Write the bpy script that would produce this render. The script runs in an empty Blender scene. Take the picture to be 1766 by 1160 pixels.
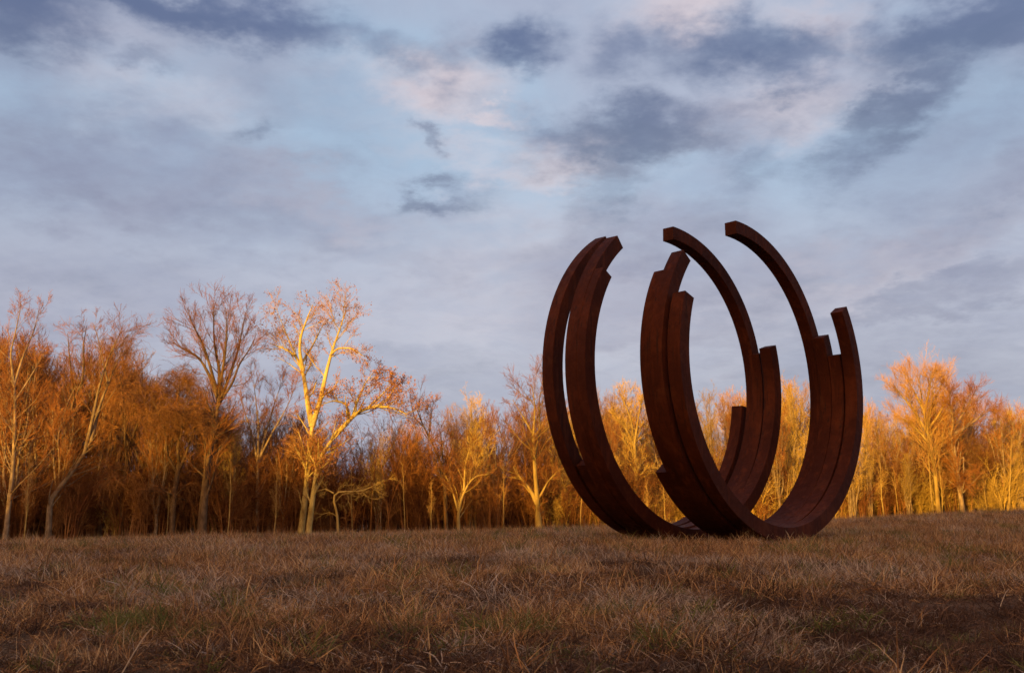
import bpy, math, random
import numpy as np

R = math.radians
rng = np.random.default_rng(7)
random.seed(7)
S = 1.3                                   # metres per fitted unit
CZ = 0.60                                # eye height above the grass at the sculpture
F_PX, PITCH, PW, PH = 1701.5, 9.527, 1766.0, 1160.0

# ------------------------------------------------------------------ camera
scene = bpy.context.scene
cam_d = bpy.data.cameras.new('camera')
cam_d.sensor_width = 36.0
cam_d.sensor_fit = 'HORIZONTAL'
cam_d.lens = 36.0 * F_PX / PW
cam_d.clip_start = 0.05
cam_d.clip_end = 3000
cam_d.dof.use_dof = True
cam_d.dof.focus_distance = 8.5
cam_d.dof.aperture_fstop = 5.0
cam = bpy.data.objects.new('camera', cam_d)
scene.collection.objects.link(cam)
cam.location = (0, 0, CZ)
cam.rotation_euler = (R(90 + PITCH), 0, 0)
scene.camera = cam

# ------------------------------------------------------------------ sun, sky, exposure
SUN_EL, SUN_AZ = 6.0, 208.0               # azimuth clockwise from +Y (the viewing direction): low behind the camera, to the left
sun_d = bpy.data.lights.new('sun', 'SUN')
sun_d.energy = 5.0
sun_d.angle = R(0.5)
sun_d.color = (1.0, 0.54, 0.085)
sun = bpy.data.objects.new('sun', sun_d)
scene.collection.objects.link(sun)
sun.rotation_euler = (R(90 - SUN_EL), 0, R(180 - SUN_AZ))
sun.location = (-30, -60, 40)

scene.view_settings.view_transform = 'Standard'
scene.view_settings.look = 'None'
scene.view_settings.gamma = 1.0
scene.view_settings.use_curve_mapping = False
scene.view_settings.exposure = 0.7


def srgb(r, g, b):
    f = lambda c: (c / 12.92 if c <= 0.04045 else ((c + 0.055) / 1.055) ** 2.4)
    return (f(r / 255), f(g / 255), f(b / 255), 1.0)


def ray(px, py):
    """direction of a picture position, used to find where in the sky or on the ground a thing stands"""
    p = R(PITCH)
    a, b = (px - PW / 2) / F_PX, (PH / 2 - py) / F_PX
    d = np.array([a, math.cos(p) - b * math.sin(p), math.sin(p) + b * math.cos(p)])
    return d / np.linalg.norm(d)


world = bpy.data.worlds.new("World")
scene.world = world
world.use_nodes = True
wn, wl = world.node_tree.nodes, world.node_tree.links
wn.clear()


class NB:
    """small helper that writes node graphs"""
    def __init__(self, nodes, links):
        self.n, self.l = nodes, links

    def put(self, sock, v):
        if hasattr(v, 'is_output'):
            self.l.new(v, sock)
        else:
            sock.default_value = v

    def math(self, op, a, b=None, clamp=False):
        n = self.n.new('ShaderNodeMath'); n.operation = op; n.use_clamp = clamp
        self.put(n.inputs[0], a)
        if b is not None: self.put(n.inputs[1], b)
        return n.outputs[0]

    def vec(self, op, a, b=None):
        n = self.n.new('ShaderNodeVectorMath'); n.operation = op
        self.put(n.inputs[0], a)
        if b is not None: self.put(n.inputs[1], b)
        return n.outputs['Value'] if op in ('DOT_PRODUCT', 'LENGTH') else n.outputs[0]

    def step(self, x, lo, hi, a=0.0, b=1.0):
        n = self.n.new('ShaderNodeMapRange'); n.interpolation_type = 'SMOOTHSTEP'
        self.put(n.inputs[0], x)
        for i, v in zip((1, 2, 3, 4), (lo, hi, a, b)): self.put(n.inputs[i], v)
        return n.outputs[0]

    def mix(self, f, a, b, mode='MIX'):
        n = self.n.new('ShaderNodeMix'); n.data_type = 'RGBA'; n.blend_type = mode
        self.put(n.inputs[0], f); self.put(n.inputs[6], a); self.put(n.inputs[7], b)
        return n.outputs[2]

    def noise(self, v, scale, detail=4, rough=0.55, dist=0.0, color=False):
        n = self.n.new('ShaderNodeTexNoise'); n.normalize = True
        if v is not None: self.put(n.inputs['Vector'], v)
        n.inputs['Scale'].default_value = scale; n.inputs['Detail'].default_value = detail
        n.inputs['Roughness'].default_value = rough; n.inputs['Distortion'].default_value = dist
        return n.outputs['Color'] if color else n.outputs[0]

    def ramp(self, f, stops):
        n = self.n.new('ShaderNodeValToRGB'); self.put(n.inputs[0], f)
        e = n.color_ramp.elements
        while len(e) < len(stops): e.new(0.5)
        for k, (p, c) in enumerate(stops): e[k].position = p; e[k].color = c
        return n.outputs[0]


w = NB(wn, wl)
tc = wn.new('ShaderNodeTexCoord')
D = tc.outputs['Generated']
sky = wn.new('ShaderNodeTexSky')
sky.sky_type = 'NISHITA'
sky.sun_disc = False
sky.sun_elevation = R(SUN_EL)
sky.sun_rotation = R(SUN_AZ)
sky.air_density = 1.0
sky.dust_density = 1.5
# cloud deck: direction projected on a flat layer, so the clouds flatten towards the horizon
sep = wn.new('ShaderNodeSeparateXYZ'); wl.new(D, sep.inputs[0])
zz = w.math('ADD', w.math('MAXIMUM', sep.outputs[2], 0.0), 0.22)
comb = wn.new('ShaderNodeCombineXYZ')
wl.new(w.math('DIVIDE', sep.outputs[0], zz), comb.inputs[0])
wl.new(w.math('DIVIDE', sep.outputs[1], zz), comb.inputs[1])
comb.inputs[2].default_value = 3.1
U = comb.outputs[0]
elev = sep.outputs[2]
# wobble used to break up every cloud edge
wob = w.vec('SUBTRACT', w.noise(U, 2.2, 6, 0.62, color=True), (0.5, 0.5, 0.5))
ms = wn.new('ShaderNodeVectorMath'); ms.operation = 'SCALE'
wl.new(wob, ms.inputs[0]); ms.inputs[3].default_value = 0.14
wob2 = w.vec('SUBTRACT', w.noise(U, 8.0, 6, 0.6, color=True), (0.5, 0.5, 0.5))
ms2 = wn.new('ShaderNodeVectorMath'); ms2.operation = 'SCALE'
wl.new(wob2, ms2.inputs[0]); ms2.inputs[3].default_value = 0.10
DD = w.vec('ADD', w.vec('ADD', D, ms.outputs[0]), ms2.outputs[0])
fine = w.noise(U, 7.0, 7, 0.6)
veil = w.noise(U, 1.3, 5, 0.5, 0.4)


def blobs(items):
    tot = None
    for (px, py, wx, wy, amp, rot) in items:
        c = ray(px, py)
        e1 = np.cross(c, [0, 0, 1.0]); e1 /= np.linalg.norm(e1)
        e2 = np.cross(e1, c)
        ca, sa = math.cos(R(rot)), math.sin(R(rot))
        f1, f2 = (e1 * ca + e2 * sa) * F_PX / (wx * 1.25), (-e1 * sa + e2 * ca) * F_PX / (wy * 1.3)
        off = w.vec('SUBTRACT', DD, tuple(c))
        a = w.vec('DOT_PRODUCT', off, tuple(f1)); b = w.vec('DOT_PRODUCT', off, tuple(f2))
        r2 = w.math('ADD', w.math('MULTIPLY', a, a), w.math('MULTIPLY', b, b))
        g = w.math('MULTIPLY', w.math('POWER', 2.718, w.math('MULTIPLY', r2, -1.0)), amp)
        front = w.math('GREATER_THAN', w.vec('DOT_PRODUCT', D, tuple(c)), 0.0)
        g = w.math('MULTIPLY', g, front)
        tot = g if tot is None else w.math('MAXIMUM', tot, g)
    return tot


K = 10.0 / 1.62 * 1.17                     # picture colour to sky value (strength 0.1, exposure 0.7)


def sc(r, g, b):
    c = srgb(r, g, b)
    return (c[0] * K, c[1] * K, c[2] * K, 1)


base = w.ramp(w.math('MULTIPLY', elev, 1.0), [(0.0, (0, 0, 0, 1)), (1.0, (1, 1, 1, 1))])
low = w.mix(w.step(elev, 0.0, 0.16), sc(138, 144, 172), sc(186, 188, 204))
base = w.mix(w.step(elev, 0.17, 0.36), low, sc(160, 184, 209))
base = w.mix(w.step(elev, 0.40, 1.0), base, sc(120, 146, 190))
# thin lavender veil with open blue between
base = w.mix(w.math('MULTIPLY', w.step(veil, 0.42, 0.62), 0.72), base, sc(172, 173, 192))
hl = blobs([(725, 150, 110, 42, .95, -6), (880, 262, 150, 26, .6, -8), (855, 188, 60, 16, .8, -4),
            (1210, 12, 90, 38, .95, 0), (1415, 42, 85, 26, 1.0, -28), (965, 270, 80, 34, .8, -10),
            (1350, 190, 150, 34, .6, 10), (1150, 545, 200, 70, .3, 10), (940, 440, 260, 100, .4, 0),
            (1500, 470, 160, 30, .6, 12), (250, 170, 160, 60, .4, -10), (560, 370, 120, 30, .5, -20)])
hlm = w.math('MULTIPLY', hl, w.step(fine, 0.30, 0.62, 0.35, 1.0), True)
base = w.mix(hlm, base, sc(222, 208, 212))
general = w.step(w.noise(U, 1.15, 7, 0.56, 0.25), 0.56, 0.74)
# general dark clouds fill the rest of the sky; in the photographed quarter the clouds stand where they stood
quarter = w.step(w.vec('DOT_PRODUCT', D, tuple(ray(883, 330))), 0.80, 0.90)
general = w.math('MULTIPLY', general, w.math('SUBTRACT', 1.0, w.math('MULTIPLY', quarter, 0.75)))
dk = blobs([(1110, 232, 140, 44, 1.05, -3), (1045, 290, 60, 50, .8, 20), (1330, 95, 130, 50, 1.1, -6),
            (1215, 120, 30, 70, .6, 10), (1590, 85, 80, 60, .95, 25), (1700, 25, 150, 50, 1.3, 18),
            (1540, 190, 110, 34, 1.0, 35), (1640, 60, 130, 60, 1.0, 20), (1060, 320, 70, 40, .7, 40), (1300, 330, 90, 30, .5, 30), (900, 85, 62, 34, .95, 15), (1080, 110, 70, 40, .6, 20),
            (745, 330, 66, 24, .95, 14), (755, 240, 18, 16, .7, 0), (330, 8, 300, 40, 1.2, -4),
            (40, 40, 110, 55, 1.1, 12), (215, 118, 75, 24, .7, -6), (455, 242, 40, 20, .6, 12),
            (545, 50, 70, 34, .7, -10), (1290, 290, 60, 30, .5, 30)])
soft = blobs([(170, 300, 420, 75, .75, -7), (560, 420, 260, 42, .45, -10), (1560, 515, 260, 34, .75, 8), (30, 250, 80, 120, .6, 0),
              (1120, 440, 200, 60, .7, 6), (1600, 420, 220, 50, .6, 14), (1250, 500, 260, 60, .6, 8), (1700, 330, 160, 60, .7, 14), (1180, 590, 260, 40, .5, 0), (420, 330, 300, 50, .6, -8), (1640, 250, 150, 70, .55, 14), (1560, 620, 320, 70, .55, 0), (1000, 520, 120, 60, .4, 20), (60, 480, 360, 110, .45, 0), (330, 520, 340, 70, .3, 0),
              (450, 150, 180, 60, .45, -14), (600, 640, 420, 60, .35, 0)])
base = w.mix(w.math('MULTIPLY', soft, w.step(fine, 0.2, 0.7, 0.6, 1.1), True), base, sc(132, 132, 156))
dkm = w.math('MULTIPLY', w.step(w.math('ADD', w.math('MAXIMUM', dk, general), w.math('MULTIPLY', w.math('SUBTRACT', fine, 0.5), 1.4)), -0.02, 1.18), 0.92)
upb = w.mix(w.step(elev, 0.30, 0.48), sc(102, 110, 136), sc(80, 95, 134))
cl = w.mix(dkm, base, upb)
# streaky mottling of the whole deck
cl = w.mix(w.math('MULTIPLY', w.step(w.noise(U, 4.5, 7, 0.62, 0.5), 0.42, 0.66), 0.17), cl, sc(128, 136, 168))
# warm light of the setting sun on the clouds round the sun itself
glow = w.step(w.vec('DOT_PRODUCT', D, (math.sin(R(SUN_AZ)) * math.cos(R(SUN_EL)), math.cos(R(SUN_AZ)) * math.cos(R(SUN_EL)), math.sin(R(SUN_EL)))), 0.0, 1.0)
gl = sc(255, 190, 120)
cl = w.mix(w.math('MULTIPLY', glow, 0.85), cl, (gl[0] * 1.65, gl[1] * 1.55, gl[2] * 1.4, 1))
final = w.mix(0.88, sky.outputs[0], cl)
bg = wn.new('ShaderNodeBackground')
wl.new(final, bg.inputs[0]); bg.inputs[1].default_value = 0.1
wo = wn.new('ShaderNodeOutputWorld')
wl.new(bg.outputs[0], wo.inputs[0])


# ------------------------------------------------------------------ helpers
COL = scene.collection


def tag(o, label=None, cat=None, group=None, kind=None):
    if label: o['label'] = label
    if cat: o['category'] = cat
    if group: o['group'] = group
    if kind: o['kind'] = kind
    return o


def mesh_from(name, V, Fq, mat, smooth=True):
    """V (n,3), Fq (m,4) or (m,3)"""
    me = bpy.data.meshes.new(name)
    V = np.asarray(V, np.float32); Fq = np.asarray(Fq, np.int32)
    k = Fq.shape[1]
    me.vertices.add(len(V)); me.vertices.foreach_set('co', V.ravel())
    me.loops.add(Fq.size); me.loops.foreach_set('vertex_index', Fq.ravel())
    me.polygons.add(len(Fq))
    me.polygons.foreach_set('loop_start', np.arange(0, Fq.size, k, dtype=np.int32))
    me.polygons.foreach_set('loop_total', np.full(len(Fq), k, np.int32))
    if smooth: me.polygons.foreach_set('use_smooth', np.ones(len(Fq), bool))
    me.update(calc_edges=True)
    if mat: me.materials.append(mat)
    return me


def link(name, me, parent=None, loc=(0, 0, 0)):
    o = bpy.data.objects.new(name, me)
    COL.objects.link(o); o.location = loc
    if parent: o.parent = parent
    return o


def mat(name):
    m = bpy.data.materials.new(name); m.use_nodes = True
    nt = m.node_tree
    b = nt.nodes['Principled BSDF']
    return m, NB(nt.nodes, nt.links), b


# ------------------------------------------------------------------ terrain
def _hash_noise(x, y, seed=0):
    xi, yi = np.floor(x), np.floor(y)
    xf, yf = x - xi, y - yi
    xf, yf = xf * xf * (3 - 2 * xf), yf * yf * (3 - 2 * yf)
    h = lambda a, b: np.modf(np.abs(np.sin(a * 127.1 + b * 311.7 + seed * 74.7) * 43758.5453))[0]
    a, b, c, d = h(xi, yi), h(xi + 1, yi), h(xi, yi + 1), h(xi + 1, yi + 1)
    return (a * (1 - xf) + b * xf) * (1 - yf) + (c * (1 - xf) + d * xf) * yf


def terrain(x, y):
    x = np.asarray(x, float); y = np.asarray(y, float)
    q = y - (23.0 + 0.9 * x)
    sp = np.where(q > 12, q, 3.0 * np.log1p(np.exp(np.clip(q, -60, 12) / 3.0)))
    drop = 2.3 * (1 - np.exp(-0.048 * sp / 2.3))
    z = -drop
    z = z - 0.16 * np.exp(-((y - 1.0) / 5.0) ** 2)
    z = z + 0.30 / (1 + np.exp(-(x - 19) / 4.0)) * np.clip((y - 15) / 25, 0, 1)
    z = z + 0.14 * (_hash_noise(x / 6.0, y / 6.0, 1) - 0.5) * np.clip(np.hypot(x - 3.0, y - 16) / 8, 0.15, 1)
    z = z + 0.05 * (_hash_noise(x / 1.3, y / 1.3, 2) - 0.5)
    # the rise added behind the camera to shade the meadow is built apart
    return z


def axis(pts):
    out = []
    for a, b, st in pts: out.extend(np.arange(a, b, st))
    out.append(pts[-1][1])
    return np.array(out)


xs = axis([(-900, -120, 40), (-120, -40, 6), (-40, 40, 0.5), (40, 140, 6), (140, 900, 40)])
ys = axis([(-900, -100, 40), (-100, -4, 6), (-4, 45, 0.4), (45, 100, 1.5), (100, 1400, 60)])
gx, gy = np.meshgrid(xs, ys)
gz = terrain(gx, gy)
nx = len(xs)
ii = (np.arange(len(ys) - 1)[:, None] * nx + np.arange(nx - 1)[None, :]).ravel()
gF = np.stack([ii, ii + 1, ii + 1 + nx, ii + nx], 1)

m_soil, g, b = mat('dry_meadow_soil')
geo = g.n.new('ShaderNodeNewGeometry').outputs['Position']
c = g.ramp(g.noise(geo, 6.0, 8, 0.65), [(0.30, (0.035, 0.020, 0.012, 1)), (0.5, (0.11, 0.062, 0.034, 1)), (0.72, (0.20, 0.115, 0.06, 1))])
c2 = g.ramp(g.noise(geo, 0.35, 4, 0.5), [(0.35, (0.10, 0.075, 0.04, 1)), (0.65, (0.17, 0.09, 0.05, 1))])
g.l.new(g.mix(0.5, c, c2), b.inputs['Base Color'])
b.inputs['Roughness'].default_value = 1.0
b.inputs['Specular IOR Level'].default_value = 0.1
bm_ = g.n.new('ShaderNodeBump'); bm_.inputs['Strength'].default_value = 0.8; bm_.inputs['Distance'].default_value = 0.04
g.l.new(g.noise(geo, 25, 6, 0.7), bm_.inputs['Height']); g.l.new(bm_.outputs[0], b.inputs['Normal'])
ground = link('ground', mesh_from('ground', np.stack([gx, gy, gz], -1).reshape(-1, 3), gF, m_soil))
tag(ground, 'dry brown meadow ground rising gently in front of the trees', kind='structure')

# unseen ridge behind the camera, added and shaped to shade meadow and sculpture
hx = np.arange(-300, 181, 2.0); hy = np.arange(-110, -9, 2.5)
HX, HY = np.meshgrid(hx, hy)
bump = np.exp(-((HX + 36.5) / 8.0) ** 4)  # added crest hump that keeps the low sun off the sculpture
prof = 13.3 + 1.1 / (1 + np.exp((HX + 66.0) / 4.0)) + 1.6 * bump
prof = prof + (1 - bump * .8) * 0.9 * (_hash_noise(HX / 9, HY / 40, 4) - 0.5) + (1 - bump * .8) * 0.5 * (_hash_noise(HX / 2.6, HY / 7, 5) - 0.5)
cross = np.clip(1 - np.abs(HY + 60) / 44.0, 0, 1) ** 0.55
HZ = -1.0 + (prof + 1.0) * cross
ii = (np.arange(len(hy) - 1)[:, None] * len(hx) + np.arange(len(hx) - 1)[None, :]).ravel()
hF = np.stack([ii, ii + 1, ii + 1 + len(hx), ii + len(hx)], 1)
m_shade_rise, g, b = mat('shade_rise_brown')
geo = g.n.new('ShaderNodeNewGeometry').outputs['Position']
g.l.new(g.ramp(g.noise(geo, 0.6, 8, 0.7), [(0.35, (0.03, 0.024, 0.014, 1)), (0.7, (0.10, 0.07, 0.04, 1))]), b.inputs['Base Color'])
b.inputs['Roughness'].default_value = 1.0
shade_rise = link('shade_rise', mesh_from('shade_rise', np.stack([HX, HY, HZ], -1).reshape(-1, 3), hF, m_shade_rise))
tag(shade_rise, 'brown rise added unseen behind the camera to shade the meadow', kind='structure')

# ------------------------------------------------------------------ sculpture: two stands of curved weathering-steel bars
m_rust, g, b = mat('weathered_rust_steel')
tco = g.n.new('ShaderNodeTexCoord').outputs['Object']
n1 = g.noise(tco, 1.6, 6, 0.6, 0.3); n2 = g.noise(tco, 14, 8, 0.7); n3 = g.noise(tco, 90, 4, 0.6)
mp = g.n.new('ShaderNodeMapping'); g.l.new(tco, mp.inputs[0]); mp.inputs['Scale'].default_value = (9, 9, 0.7)
streak = g.noise(mp.outputs[0], 1.0, 6, 0.6)
c = g.ramp(n1, [(0.30, (0.034, 0.0068, 0.0025, 1)), (0.52, (0.056, 0.0115, 0.0035, 1)), (0.72, (0.095, 0.021, 0.006, 1))])
c = g.mix(g.math('MULTIPLY', g.step(n2, 0.45, 0.7), 0.45), c, (0.032, 0.010, 0.007, 1))
c = g.mix(g.math('MULTIPLY', g.step(streak, 0.5, 0.72), 0.55), c, (0.120, 0.028, 0.008, 1))
c = g.mix(g.math('MULTIPLY', g.step(n3, 0.62, 0.72), 0.2), c, (0.11, 0.034, 0.014, 1))
mp2 = g.n.new('ShaderNodeMapping'); g.l.new(tco, mp2.inputs[0]); mp2.inputs['Scale'].default_value = (22, 22, 1.3)
runs = g.math('MULTIPLY', g.step(g.noise(mp2.outputs[0], 1.0, 5, 0.6), 0.54, 0.66), g.step(n1, 0.42, 0.6))
c = g.mix(g.math('MULTIPLY', runs, 0.7), c, (0.020, 0.009, 0.007, 1))
patch = g.step(g.noise(tco, 3.3, 5, 0.65, 0.8), 0.56, 0.68)
c = g.mix(g.math('MULTIPLY', patch, 0.45), c, (0.095, 0.028, 0.010, 1))
g.l.new(c, b.inputs['Base Color'])
g.l.new(g.step(n2, 0.2, 0.8, 0.62, 0.9), b.inputs['Roughness'])
b.inputs['Specular IOR Level'].default_value = 0.12
bm_ = g.n.new('ShaderNodeBump'); bm_.inputs['Strength'].default_value = 0.35; bm_.inputs['Distance'].default_value = 0.01
g.l.new(g.math('ADD', g.math('MULTIPLY', n2, 0.6), g.math('MULTIPLY', n3, 0.25)), bm_.inputs['Height'])
g.l.new(bm_.outputs[0], b.inputs['Normal'])

SEC = 0.1687 * S
RINGS = [
    dict(c=(1.7607, 12.5425, 1.5162), yaw=44.0796, tilt=-0.3583, dip=0.0444, off=(0, 0.2103, 0.3828, 0.5543),
         dx=(.0234, .0379, -.0276, -.0466), dy=(-.1732, -.7049, 1.2061, -.2108), dr=(-.0098, -.0109, .0220, -.0030),
         ends=((121.71, 353.94), (213.7, 449.16), (129.07, 375.3), (146.64, 377.54))),
    dict(c=(2.7301, 12.2124, 1.525), yaw=43.3383, tilt=0.6132, dip=-1.0673, off=(0, 0.1725, 0.345, 0.5397),
         dx=(.0399, .0070, -.0158, .0137), dy=(-.0157, .1915, -.1765, .0378), dr=(.0010, .0014, .0060, -.0100),
         ends=((217.81, 451.77), (149.43, 382.36), (141.99, 374.0), (159.75, 392.39))),
]


def frame(yaw, tilt, dip):
    y, t, d = R(yaw), R(tilt), R(dip)
    u = np.array([math.cos(y), math.sin(y), 0]); n = np.array([math.sin(y), -math.cos(y), 0]); wv = np.array([0, 0, 1.0])
    n2 = n * math.cos(t) + wv * math.sin(t); w2 = wv * math.cos(t) - n * math.sin(t)
    return u * math.cos(d) + w2 * math.sin(d), n2, w2 * math.cos(d) - u * math.sin(d)


labels = ['rust brown steel sculpture of four upright open arcs, the left and farther of the two',
          'rust brown steel sculpture of four upright open arcs, the right and nearer of the two']
arc_labels = [['farthest arc, its right end stopping low', 'arc reaching over the top to the right, its left end stopping low',
               'third arc with the highest left end', 'nearest arc with a shorter left end'],
              ['farthest arc, reaching over the top to the right', 'second arc with a stepped left end',
               'third arc with a high left end', 'nearest arc with its right end standing free']]
for ri, rg in enumerate(RINGS):
    base_c = np.array(rg['c']) * S + np.array([0, 0, CZ])
    root = bpy.data.objects.new('steel_arc_sculpture', None); COL.objects.link(root)
    root.location = (base_c[0], base_c[1], 0.0)
    tag(root, labels[ri], 'sculpture', 'rusted steel arc sculptures on the meadow')
    for k in range(4):
        u, n, wv = frame(rg['yaw'], rg['tilt'], rg['dip'])
        cc = (np.array(rg['c']) + u * rg['dx'][k] + n * rg['off'][k]) * S + np.array([0, 0, CZ])
        u, n, wv = frame(rg['yaw'] + rg['dy'][k], rg['tilt'], rg['dip'])
        Ro = (2 + rg['dr'][k]) * S; Ri = Ro - SEC
        a0, a1 = rg['ends'][k]
        N = 150
        th = np.radians(np.linspace(a0, a1, N))
        bev = 0.004
        # section with small chamfered edges: (radius, axial)
        sec = [(Ro, bev), (Ro, SEC - bev), (Ro - bev, SEC), (Ri + bev, SEC), (Ri, SEC - bev), (Ri, bev), (Ri + bev, 0), (Ro - bev, 0)]
        V = np.array([[cc + n * ax + rad * (math.cos(t) * u + math.sin(t) * wv) for (rad, ax) in sec] for t in th])
        V = V.reshape(-1, 3) - np.array(root.location)
        i = np.arange(N - 1)[:, None] * 8; j = np.arange(8)[None, :]
        Fc = np.stack([i + j, i + (j + 1) % 8, i + 8 + (j + 1) % 8, i + 8 + j], -1).reshape(-1, 4)
        me = bpy.data.meshes.new('steel_arc')
        faces = [tuple(int(q) for q in f) for f in Fc] + [tuple(range(7, -1, -1)), tuple(int((N - 1) * 8 + q) for q in range(8))]
        me.from_pydata([tuple(v) for v in V], [], faces)
        me.materials.append(m_rust); me.update()
        me.polygons.foreach_set('use_smooth', [False] * len(me.polygons))
        o = link('steel_arc', me, root)
        o['label'] = arc_labels[ri][k]

# ------------------------------------------------------------------ trees
def unit(a):
    return a / (np.linalg.norm(a, axis=-1, keepdims=True) + 1e-9)


def grow(P, Rd, sp, seed):
    """children of the polylines P (N,K,3) with radii Rd (N,K)"""
    r = np.random.default_rng(seed)
    N, Kp, _ = P.shape
    L = np.linalg.norm(np.diff(P, axis=1), axis=2).sum(1)
    lm = sp.get('by_len', 0.0)
    cnt = np.full(N, sp['n'], float) * ((L / L.mean()) ** lm)
    cnt = np.maximum(1, np.round(cnt + r.uniform(-.5, .5, N))).astype(int)
    par = np.repeat(np.arange(N), cnt)
    M = len(par)
    t = sp['t0'] + (sp.get('t1', 1.0) - sp['t0']) * r.random(M) ** sp.get('tp', 0.8)
    f = t * (Kp - 1); i0 = np.minimum(f.astype(int), Kp - 2); fr = (f - i0)[:, None]
    pos = P[par, i0] * (1 - fr) + P[par, i0 + 1] * fr
    d = unit(P[par, i0 + 1] - P[par, i0])
    rad = (Rd[par, i0] * (1 - fr[:, 0]) + Rd[par, i0 + 1] * fr[:, 0]) * sp.get('rr', 0.6)
    side = unit(np.cross(d, r.normal(size=(M, 3))))
    ang = np.radians(r.normal(sp['ang'], sp.get('angs', 10), M))[:, None]
    dr = unit(d * np.cos(ang) + side * np.sin(ang))
    ln = L[par] * sp['lr'] * (1 - sp.get('fall', 0.5) * t) * r.uniform(0.65, 1.25, M)
    ln = np.maximum(ln, sp.get('lmin', 0.12))
    Kc = sp['k']
    pts = np.zeros((M, Kc, 3)); pts[:, 0] = pos
    st = (ln / (Kc - 1))[:, None]
    for k in range(1, Kc):
        dr = unit(dr + sp['wob'] * r.normal(size=(M, 3)) + np.array([0, 0, sp['trop']]))
        pts[:, k] = pts[:, k - 1] + dr * st
    rmin = sp.get('rmin', 0.006)
    rad = np.maximum(rad, rmin)
    tp = np.linspace(1, sp.get('tip', 0.45), Kc)
    RR = np.maximum(rad[:, None] * tp[None, :], rmin * 0.7)
    return pts, RR


def tubes(P, Rd, sides):
    N, K, _ = P.shape
    T = np.empty_like(P)
    T[:, 1:-1] = P[:, 2:] - P[:, :-2] if K > 2 else T[:, 1:-1]
    T[:, 0] = P[:, 1] - P[:, 0]; T[:, -1] = P[:, -1] - P[:, -2]
    T = unit(T)
    ref = np.tile(np.array([0.31, 0.95, 0.05]), (N, K, 1))
    bad = np.abs((T * ref).sum(-1)) > 0.93
    bad = np.repeat(bad.any(1)[:, None], K, 1)
    ref[bad] = (0.9, -0.1, 0.42)
    A = unit(np.cross(T, ref)); B = np.cross(T, A)
    th = np.linspace(0, 2 * np.pi, sides, endpoint=False)
    ring = A[:, :, None, :] * np.cos(th)[None, None, :, None] + B[:, :, None, :] * np.sin(th)[None, None, :, None]
    V = P[:, :, None, :] + ring * Rd[:, :, None, None]
    base_i = (np.arange(N) * K * sides)[:, None, None]
    i = base_i + (np.arange(K - 1) * sides)[None, :, None]; j = np.arange(sides)[None, None, :]
    jn = (j + 1) % sides
    F = np.stack([i + j, i + jn, i + sides + jn, i + sides + j], -1).reshape(-1, 4)
    return V.reshape(-1, 3), F


def join(parts):
    Vs, Fs, o = [], [], 0
    for V, F in parts:
        Vs.append(V); Fs.append(F + o); o += len(V)
    return np.concatenate(Vs), np.concatenate(Fs)


def resample(pts, K):
    pts = np.asarray(pts, float)
    s = np.r_[0, np.cumsum(np.linalg.norm(np.diff(pts, axis=0), axis=1))]
    tt = np.linspace(0, s[-1], K)
    # smooth cubic-ish resample
    q = np.stack([np.interp(tt, s, pts[:, k]) for k in range(3)], 1)
    q[1:-1] = 0.25 * q[:-2] + 0.5 * q[1:-1] + 0.25 * q[2:]
    return q


def bark(name, cols, scale=6.0):
    m, g, b = mat(name)
    tco = g.n.new('ShaderNodeTexCoord').outputs['Object']
    mp = g.n.new('ShaderNodeMapping'); g.l.new(tco, mp.inputs[0]); mp.inputs['Scale'].default_value = (1, 1, 0.35)
    nz = g.noise(mp.outputs[0], scale, 6, 0.65)
    c = g.ramp(nz, [(0.32, cols[0]), (0.5, cols[1]), (0.68, cols[2])])
    oi = g.n.new('ShaderNodeObjectInfo').outputs['Random']
    v = g.step(oi, 0.0, 1.0, 0.78, 1.2)
    hs = g.n.new('ShaderNodeHueSaturation'); g.l.new(c, hs.inputs['Color']); g.l.new(v, hs.inputs['Value'])
    g.l.new(hs.outputs[0], b.inputs['Base Color'])
    b.inputs['Roughness'].default_value = 0.95
    b.inputs['Specular IOR Level'].default_value = 0.1
    return m


m_bark = bark('grey_brown_bark', [(0.13, 0.085, 0.05, 1), (0.26, 0.19, 0.12, 1), (0.42, 0.32, 0.21, 1)])
m_bark_dark = bark('dark_bark', [(0.06, 0.04, 0.025, 1), (0.13, 0.085, 0.05, 1), (0.22, 0.15, 0.09, 1)])
m_pale = bark('pale_sycamore_bark', [(0.28, 0.20, 0.07, 1), (0.62, 0.49, 0.18, 1), (0.76, 0.64, 0.28, 1)], 2.5)
m_stem = bark('tan_sapling_bark', [(0.20, 0.13, 0.045, 1), (0.38, 0.27, 0.09, 1), (0.54, 0.40, 0.15, 1)], 2.5)
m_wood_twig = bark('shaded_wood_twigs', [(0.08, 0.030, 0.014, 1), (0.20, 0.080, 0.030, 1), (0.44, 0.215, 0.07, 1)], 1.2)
m_twig = bark('reddish_twigs', [(0.17, 0.065, 0.026, 1), (0.36, 0.15, 0.048, 1), (0.54, 0.27, 0.085, 1)], 1.5)
m_tan = bark('tan_twigs', [(0.26, 0.13, 0.05, 1), (0.46, 0.26, 0.09, 1), (0.62, 0.39, 0.14, 1)], 1.5)
m_twig_y = bark('straw_twigs', [(0.36, 0.23, 0.06, 1), (0.56, 0.38, 0.10, 1), (0.70, 0.50, 0.15, 1)], 1.5)
m_leaf = bark('withered_leaves', [(0.18, 0.08, 0.035, 1), (0.30, 0.14, 0.06, 1), (0.42, 0.22, 0.09, 1)], 4)
m_vine = bark('vine_tangle', [(0.10, 0.045, 0.02, 1), (0.24, 0.115, 0.045, 1), (0.44, 0.24, 0.09, 1)], 2)


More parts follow.
